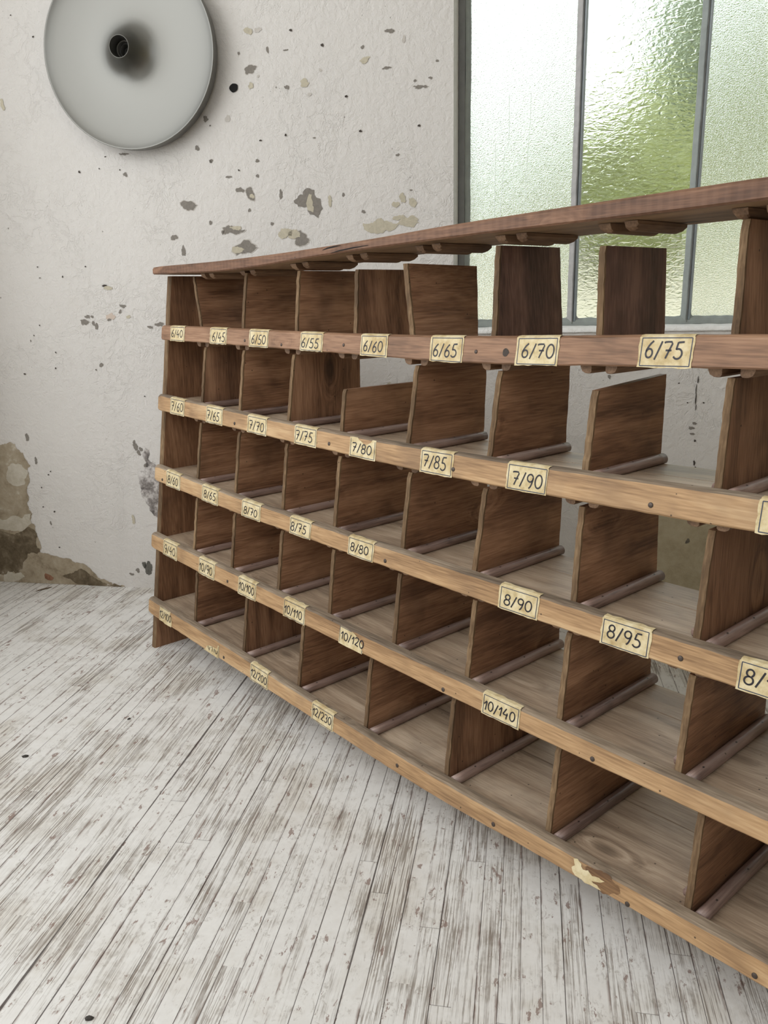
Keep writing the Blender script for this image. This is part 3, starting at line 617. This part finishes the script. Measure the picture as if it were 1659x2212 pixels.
# --- handwriting: every figure a pen stroke
def arc(cx, cy, rx, ry, a0, a1, n=12): return [(cx+rx*math.cos(math.radians(a0+(a1-a0)*i/n)), cy+ry*math.sin(math.radians(a0+(a1-a0)*i/n))) for i in range(n+1)]
GLYPH = {
 '0': ([arc(.27, .48, .25, .47, 100, 462, 22)], .56),
 '1': ([[(.02, .58), (.14, .74), (.30, 1.0), (.26, .5), (.22, 0)]], .34),
 '2': ([arc(.25, .74, .22, .25, 170, -30, 10)+[(.3, .38), (.02, .03), (.12, .06), (.5, .0)]], .54),
 '3': ([arc(.2, .76, .22, .22, 150, -80, 10)+arc(.2, .27, .25, .28, 80, -150, 12)], .5),
 '4': ([[(.3, 1.0), (.12, .6), (.0, .34), (.25, .36), (.52, .40)], [(.44, .62), (.40, .3), (.38, -.04)]], .58),
 '5': ([[(.16, .95), (.1, .52)]+arc(.22, .28, .25, .29, 115, -150, 14), [(.16, .95), (.5, .98)]], .54),
 '6': ([[(.44, .98), (.24, .78), (.08, .45)]+arc(.26, .26, .2, .26, 160, 520, 18)], .52),
 '7': ([[(.0, .9), (.1, .96), (.52, .96), (.36, .5), (.2, 0)], [(.14, .5), (.48, .5)]], .54),
 '8': ([arc(.27, .74, .19, .23, -60, 270, 16)+arc(.26, .25, .23, .26, 95, -270, 18)], .54),
 '9': ([arc(.26, .7, .22, .27, 20, 380, 16)+[(.46, .5), (.36, .1), (.24, -.04)]], .52),
 '/': ([[(.0, -.06), (.16, .45), (.32, 1.02)]], .34),
}
def ribbon(mb, pts, w, fn, mi):
    # smooth the polyline then sweep a flat pen line along it
    P = [Vector(p_) for p_ in pts]
    for _ in range(1):
        Q = [P[0]]
        for a, b in zip(P, P[1:]): Q += [a*.75+b*.25, a*.25+b*.75]
        P = Q+[P[-1]]
    L, R_ = [], []
    for i, p_ in enumerate(P):
        d = (P[min(i+1, len(P)-1)]-P[max(i-1, 0)]); d = d.normalized() if d.length > 1e-9 else Vector((1, 0)); nrm = Vector((-d.y, d.x))*w
        L.append(p_+nrm); R_.append(p_-nrm)
    mb.add([fn(*p_) for p_ in L]+[fn(*p_) for p_ in R_], [(i, i+1, len(P)+i+1, len(P)+i) for i in range(len(P)-1)], mi)
def label(r_, u0, u1, text, hgt=.56, base=.2, x0=.12, x1=.88, tear=None, frame_=True, shear=.12, seed=0, slope=0.0, clip=None):
    rl = random.Random(seed*13+r_); m = MB()
    N1 = .0186
    def pos(p_, q_, n=N1):
        u = u0+(u1-u0)*p_; zb, zt = bot_z(r_, u), top_z(r_, u); return Fz(u, zb-.0006+(zt-.0004-zb)*q_, n)
    jit = lambda s_=.012: rl.uniform(-s_, s_)
    if tear: out = [(a, b) for a, b in tear]
    else:
        out = [(i/9, jit(.02)) for i in range(10)]+[(1+jit(.014), i/6) for i in range(1, 6)]+[(1-i/9, .985+jit(.008)) for i in range(10)]+[(jit(.014), 1-i/6) for i in range(1, 6)]
    fill(m, out, lambda a, b: pos(a, b), 0)
    if not tear:   # the paper folds over the top edge of the rail
        e = 7; rows = []
        for i in range(e+1):
            p_ = .01+.98*i/e; u = u0+(u1-u0)*p_; zt = top_z(r_, u); bk = .009+rl.uniform(-.0015, .002)
            rows.append([pos(p_, .985), Fz(u, zt+.0006, .0155), Fz(u, zt+.0011, bk)])
        m.loft(rows, 0, closed=False, caps=False)
    if frame_ and not tear:
        a, b, c_, d_ = .05+jit(.006), .055+jit(.01), .955+jit(.006), .945
        for p1, p2 in (((a, b), (c_, b+jit())), ((c_, b), (c_+jit(.006), d_)), ((c_, d_), (a, d_-.005)), ((a, d_), (a, b))):
            s_ = (u1-u0)/.038
            ribbon(m, [(p1[0]*s_, p1[1]), (p2[0]*s_, p2[1])], .016, lambda x, y, s_=s_: pos(x/s_, y, N1+.0002), 2)
    elif frame_ and tear:
        for seg in frame_:
            s_ = (u1-u0)/.038; ribbon(m, [(x*s_, y) for x, y in seg], .016, lambda x, y, s_=s_: pos(x/s_, y, N1+.0002), 2)
    if text:
        adv = 0; runs = []
        for ch in text:
            st, w_ = GLYPH[ch]; runs.append((adv, st)); adv += w_+.12
        adv -= .12; asp = (u1-u0)/.038
        sx_ = (x1-x0)*asp/adv; sy_ = hgt
        for a0, st in runs:
            for s1 in st:
                k = rl.uniform(-.02, .02)
                pts = [((x0*asp)+(a0+x+shear*y*.5)*sx_, base+k+(y*sy_)+slope*(a0+x)*sx_) for x, y in s1]
                if clip: pts = [p_ for p_ in pts if clip(p_[0]/asp, p_[1])]
                if len(pts) > 1: ribbon(m, pts, .030, lambda x, y: pos(x/asp, y, N1+.0003), 1)
    o = m.build('paper_label', [MT['paper'], MT['ink'], MT['border']], rails[r_], fix=False)
    tag(o, 'cream paper label reading %s' % text if (text and not clip) else 'torn remnant of a cream paper label')
    return o
label(0, .060, .134, '6/40', x0=.08, x1=.86, hgt=.5, base=.28, seed=1)
label(0, .256, .330, '6/45', x0=.14, x1=.90, hgt=.55, base=.2, seed=2)
label(0, .424, .498, '6/50', x0=.12, x1=.86, hgt=.52, base=.2, seed=3)
label(0, .611, .685, '6/55', x0=.06, x1=.82, hgt=.52, base=.2, seed=4)
label(0, .797, .870, '6/60', x0=.11, x1=.82, hgt=.5, base=.22, seed=5)
label(0, .975, 1.048, '6/65', x0=.09, x1=.82, hgt=.5, base=.22, seed=6)
label(0, 1.153, 1.229, '6/70', x0=.14, x1=.90, hgt=.5, base=.26, seed=7)
label(0, 1.353, 1.427, '6/75', x0=.12, x1=.82, hgt=.54, base=.3, seed=8)
label(1, .073, .147, '7/60', x0=.08, x1=.90, hgt=.54, base=.26, seed=9)
label(1, .254, .329, '7/65', x0=.06, x1=.80, hgt=.54, base=.22, seed=10)
label(1, .434, .510, '7/70', x0=.10, x1=.86, hgt=.52, base=.22, seed=11)
label(1, .611, .685, '7/75', x0=.06, x1=.82, hgt=.54, base=.24, seed=12)
label(1, .787, .861, '7/80', x0=.10, x1=.84, hgt=.46, base=.26, seed=13,
      tear=[(0,0),(.3,.01),(.6,-.01),(1,0),(1.01,.4),(.99,.7),(1,1),(.86,1.0),(.8,.85),(.68,.74),(.56,.7),(.5,.78),(.44,.84),(.36,.9),(.3,1.0),(.1,1.0),(.0,.98),(.01,.5)], frame_=[[(.05,.06),(.955,.06)],[(.05,.06),(.05,.92)],[(.955,.06),(.955,.92)]])
label(1, .975, 1.050, '7/85', x0=.09, x1=.80, hgt=.54, base=.26, seed=14)
label(1, 1.161, 1.236, '7/90', x0=.14, x1=.88, hgt=.52, base=.2, seed=15)
label(1, 1.533, 1.607, '', seed=16)
label(2, .065, .140, '8/60', x0=.12, x1=.84, hgt=.5, base=.24, seed=17)
label(2, .250, .326, '8/65', x0=.12, x1=.84, hgt=.48, base=.26, seed=18)
label(2, .429, .505, '8/70', x0=.12, x1=.82, hgt=.46, base=.22, seed=19)
label(2, .614, .687, '8/75', x0=.06, x1=.78, hgt=.52, base=.24, seed=20)
label(2, .804, .877, '8/80', x0=.10, x1=.80, hgt=.46, base=.28, seed=21)
label(2, 1.171, 1.246, '8/90', x0=.14, x1=.84, hgt=.46, base=.24, seed=22)
label(2, 1.352, 1.426, '8/95', x0=.13, x1=.82, hgt=.5, base=.3, seed=23)
label(2, 1.540, 1.614, '8/1', x0=.10, x1=.55, hgt=.52, base=.26, seed=24)
label(3, .062, .138, '9/40', x0=.10, x1=.86, hgt=.52, base=.24, seed=25)
label(3, .250, .326, '10/90', x0=.04, x1=.84, hgt=.5, base=.24, seed=26)
label(3, .431, .505, '10/100', x0=.05, x1=.88, hgt=.46, base=.3, seed=27)
label(3, .610, .686, '10/110', x0=.05, x1=.86, hgt=.48, base=.22, seed=28)
label(3, .797, .871, '10/120', x0=.08, x1=.98, hgt=.44, base=.3, seed=29,
      tear=[(0,.02),(.3,0),(.6,.01),(.95,0),(.97,.15),(.9,.3),(.96,.42),(.86,.62),(.7,.8),(.56,.92),(.3,.97),(.05,.98),(.01,.6)], frame_=[[(.04,.95),(.5,.92)],[(.04,.1),(.04,.95)],[(.93,.02),(.94,.2)]])
label(3, 1.161, 1.236, '10/140', x0=.05, x1=.88, hgt=.48, base=.24, seed=30)
label(4, .053, .124, '12/100', x0=.04, x1=.92, hgt=.46, base=.28, seed=31, tear=[(0,.02),(.3,.04),(.45,-.02),(.8,.0),(.97,.02),(1.0,.3),(.96,.6),(.9,.7),(.84,.8),(.88,.99),(.5,1.0),(.02,.99),(.0,.5)], frame_=[[(.04,.95),(.8,.95)],[(.04,.1),(.04,.95)]])
label(4, .290, .363, '12/110', x0=.08, x1=.9, hgt=.46, base=.2, seed=32, clip=lambda x, y: y < .46 and x > .28,
      tear=[(.02,.0),(.4,.01),(.97,-.01),(1.0,.3),(.98,.75),(.92,.8),(.85,.55),(.7,.5),(.5,.48),(.36,.44),(.24,.36),(.12,.12)], frame_=[[(.95,.02),(.95,.72)]])
label(4, .499, .570, '12/200', x0=.05, x1=.92, hgt=.46, base=.26, seed=33)
label(4, .729, .800, '12/230', x0=.05, x1=.90, hgt=.48, base=.3, seed=34)
o = label(4, 1.352, 1.412, '', seed=35, tear=fractal([(.18,.12),(.45,.02),(.7,.08),(.9,.1),(.78,.25),(.62,.3),(.8,.42),(.95,.62),(.8,.66),(.62,.55),(.5,.72),(.36,.62),(.3,.85),(.2,.98),(.08,.9),(.14,.6),(.06,.4)], 1, .2), frame_=None)
# dark glue stain around that remnant
m = MB(); fill(m, fractal(blob(1.405, .117, .03, .0135, 12, .35), 2, .2), lambda x, z: F(x, z, .0182)); tag(m.build('glue_stain', wood('glue stained pine', lin(62, 46, 36), lin(104, 76, 54), lin(150, 116, 80), 'x', .6), rails[4], fix=False), 'dark glue stain')

# --- dividers: thin boards set between the guides
def divider(r_, ub, ut, zt=None, mat='div', thick=.0092, vback=.28, zt_back=None, vtop=None, seed=0, ubk=None, utk=None):
    """front edge follows the slope; ub / ut = left face at the foot and at the head"""
    rd = random.Random(seed*7+r_*101+1); m = MB(); u_c = ub+.005
    zb = shelf_top(r_, u_c)+.0004
    if zt is None: zt = under_z(r_-1, u_c)-.0133
    if ubk is None: ubk, utk = ub, ut
    zt_b = zt if zt_back is None else zt_back
    n = 14; rings = []
    for i in range(n+1):
        f_ = i/n; zf = zb+(zt-zb)*f_; zk = zb+(zt_b-zb)*f_; u = ub+(ut-ub)*f_; ukk = ubk+(utk-ubk)*f_
        vf = S*zf+.0012+rd.uniform(-.0008, .0008); j = rd.uniform(-.0004, .0004)
        if i == n: vf += .002
        if vtop is not None: vf += vtop*f_
        rings.append([(u+j, vf+.0006, zf), (u+thick*.5, vf-.0004, zf), (u+thick+j, vf+.0006, zf), (u+thick, vf+.004, zf), (ukk+thick, vback+rd.uniform(-.0007, .0007), zk), (ukk, vback, zk), (u, vf+.004, zf)])
    m.loft(rings, 0, mids=[1, 1, 1, 0, 1, 0, 0])
    # caps use the face material of the edge
    return m.build('divider', [MT[mat], MT['div_edge']], rack)
ROWS = [
 [(.181,.1225,.9605,'div'),(.3575,.3575,.9605,'div'),(.562,.556,.9576,'div'),(.751,.740,.953,'div_v'),(.9085,.8685,.9575,'div'),(1.087,1.0745,.9745,'div_dark'),(1.2755,1.2685,.962,'div_dark'),(1.462,1.452,None,'div_v'),(1.66,1.655,None,'div'),(1.845,1.84,None,'div_v')],
 [(.189,.1925,None,'div_v'),(.3615,.364,None,'div'),(.552,.556,None,'div_v'),(.7305,.729,.738,'div'),(.9145,.9205,None,'div'),(1.1005,1.104,None,'div'),(1.2765,1.2765,.7735,'div'),(1.468,1.463,None,'div_v'),(1.655,1.655,None,'div'),(1.84,1.84,None,'div')],
 [(.182,.187,None,'div'),(.3605,.362,None,'div'),(.551,.551,None,'div'),(.7285,.7285,None,'div'),(.923,.926,None,'div'),(1.094,1.099,None,'div'),(1.2845,1.279,None,'div'),(1.470,1.468,None,'div_v'),(1.655,1.655,None,'div'),(1.84,1.84,None,'div')],
 [(.180,.183,None,'div'),(.3605,.361,None,'div'),(.552,.553,None,'div'),(.7315,.7315,None,'div'),(.923,.923,None,'div'),(1.102,1.102,None,'div'),(1.286,1.284,None,'div'),(1.4725,1.4715,None,'div'),(1.655,1.655,None,'div'),(1.84,1.84,None,'div')],
 [(.201,.199,None,'div'),(.431,.431,None,'div_v'),(.648,.650,None,'div'),(.8655,.8655,None,'div'),(1.079,1.078,None,'div_v'),(1.291,1.291,None,'div'),(1.5125,1.5105,None,'div'),(1.74,1.74,None,'div')]]
for r_, row in enumerate(ROWS):
    for i, (ub, ut, zt, mat) in enumerate(row):
        kw = {}
        if r_ == 0 and i == 4: kw = dict(zt_back=.9535, thick=.011, vback=.28, ubk=.8972, utk=.8925)
        if r_ == 1 and i == 6: kw = dict(zt_back=.783, thick=.0105)
        if r_ == 0 and i in (5, 6): kw = dict(thick=.0095)
        if r_ == 0 and i == 6: kw = dict(thick=.0095, vback=.272, vtop=-.012)
        divider(r_, ub, ut, zt, mat, seed=i, **kw)

# --- guides: round rods on the shelf at both sides of every divider, half rounds above
def rod(r_, uc, back=0.0):
    m = MB(); z0 = shelf_top(r_, uc); v0 = S*top_z(r_, uc)+.004+back; rr_ = .0086; rings = []
    rd = random.Random(int(uc*1000)+r_); du = rd.uniform(-.001, .001)
    prof = [(rr_*math.cos(a), .0062+rr_*math.sin(a)) for a in [math.radians(x) for x in range(-40, 221, 20)]]
    for k in range(13):
        v = v0+(.2685+rd.uniform(0, .002)*(k == 12)-v0)*k/12; w_ = rd.uniform(-.0003, .0003)
        rings.append([(uc+du+x+w_, v, max(z0+.0002, z0+z)) for x, z in prof])
    m.loft(rings, 0, True)
    for f_ in (.16, .52, .88):     # nails that hold the rod
        v = v0+(.268-v0)*(f_+rd.uniform(-.05, .05)); cx, cz, t_ = uc+du+.003, z0+.0062+rr_*.96, .0013
        m.add([(cx+t_*math.cos(a), v+1.6*t_*math.sin(a), cz+.0002-.25*t_*math.cos(a)) for a in [k*math.pi/4 for k in range(8)]], [tuple(range(8))], 1)
    return m.build('guide_rod', [MT['rod'], MT['nail']], shelves[r_])
def half_round(r_, uc, parent, left):
    m = MB(); z0 = under_z(r_, uc); h_ = .0128; w_ = .0115 if r_ >= 0 else .0125
    v0 = S*(z0-.006)+(.0012 if r_ >= 0 else .004); v1 = .262
    prof = [(-w_, 0), (-w_*.98, -.35*h_), (-w_*.75, -.75*h_), (-w_*.35, -.97*h_), (0, -h_), (w_*.35, -.97*h_), (w_*.75, -.75*h_), (w_*.98, -.35*h_), (w_, 0)]
    if left: prof = [(min(x, w_*.55), z) for x, z in prof]
    else: prof = [(max(x, -w_*.55), z) for x, z in prof]
    rings = []
    for v, f_ in (((v0, .15), (v0+.003, .6), (v0+.0075, .9), (v0+.012, 1)) if r_ < 0 else ((v0, .93), (v0+.0015, 1)))+( (v1-.012, 1), (v1-.006, .85), (v1, .35)):
        lift = .0035 if r_ < 0 and v > .1 else 0
        rings.append([(uc+x, v, z0+max(z, -h_*f_)+(0)) for x, z in prof])
    m.loft(rings, 0)
    return m.build('guide_strip', MT['guide'], parent)
SLOT = [[c_+.005 for c_ in (.1885,.3615,.5535,.7335,.9185,1.102,1.2785,1.468,1.655,1.84)]]*4
for r_ in range(5):
    for ub, ut, zt, mat in ROWS[r_]:
        rod(r_, ub+.0105+.0098)
        if ub < 1.9: rod(r_, ub-.0105, .03)
SL_TOP = [.184, .3605, .5535, .7335, .9185, 1.096, 1.278, 1.462, 1.655, 1.84]
for r_ in (-1, 0, 1, 2, 3):
    cs = SL_TOP if r_ < 3 else [x[0] for x in ROWS[4]]
    par = topb if r_ < 0 else shelves[r_]
    for c_ in cs:
        half_round(r_, c_-.0165+.0045, par, True); half_round(r_, c_+.0165+.0065, par, False)
for c_ in (.385, 1.282, 1.508):
    half_round(4, c_-.0125, shelves[4], True); half_round(4, c_+.0175, shelves[4], False)

# ================================================================== litter on the floor
def grit(name, x, y, sx_, sy_, sz_, mat, label_, cat, seed, rot=0):
    r_ = random.Random(seed); m = MB(); rings = []
    for k, (rad, z) in enumerate(((.75, 0), (1, .35), (.8, .75), (.35, 1))):
        rings.append([(sx_*rad*(1+r_.uniform(-.3, .3))*math.cos(a), sy_*rad*(1+r_.uniform(-.3, .3))*math.sin(a), sz_*z) for a in [j*math.pi/4 for j in range(8)]])
    m.loft(rings); o = m.build(name, mat); o.location = (x, y, .0002); o.rotation_euler = (0, 0, rot)
    return tag(o, label_, cat, 'plaster crumbs on the floor' if name == 'plaster_crumb' else None)
grit('plaster_crumb', -.753, 1.476, .0075, .0042, .004, MT['stone'], 'dark crumb of plaster on the floor near the left edge of the photo', 'debris', 1, .3)
grit('plaster_crumb', -.399, .842, .0055, .0038, .004, MT['stone'], 'small dark crumb at the very bottom edge of the floor', 'debris', 2, .2)
grit('plaster_crumb', -.583, 1.622, .0045, .0025, .003, MT['stone'], 'tiny dark crumb on the floor between rack foot and left edge', 'debris', 3, 1.0)
grit('wood_splinter', -1.124, 2.487, .024, .0035, .004, MT['splinter'], 'brown wood splinter lying at the foot of the damp wall', 'splinter', 4, .75)
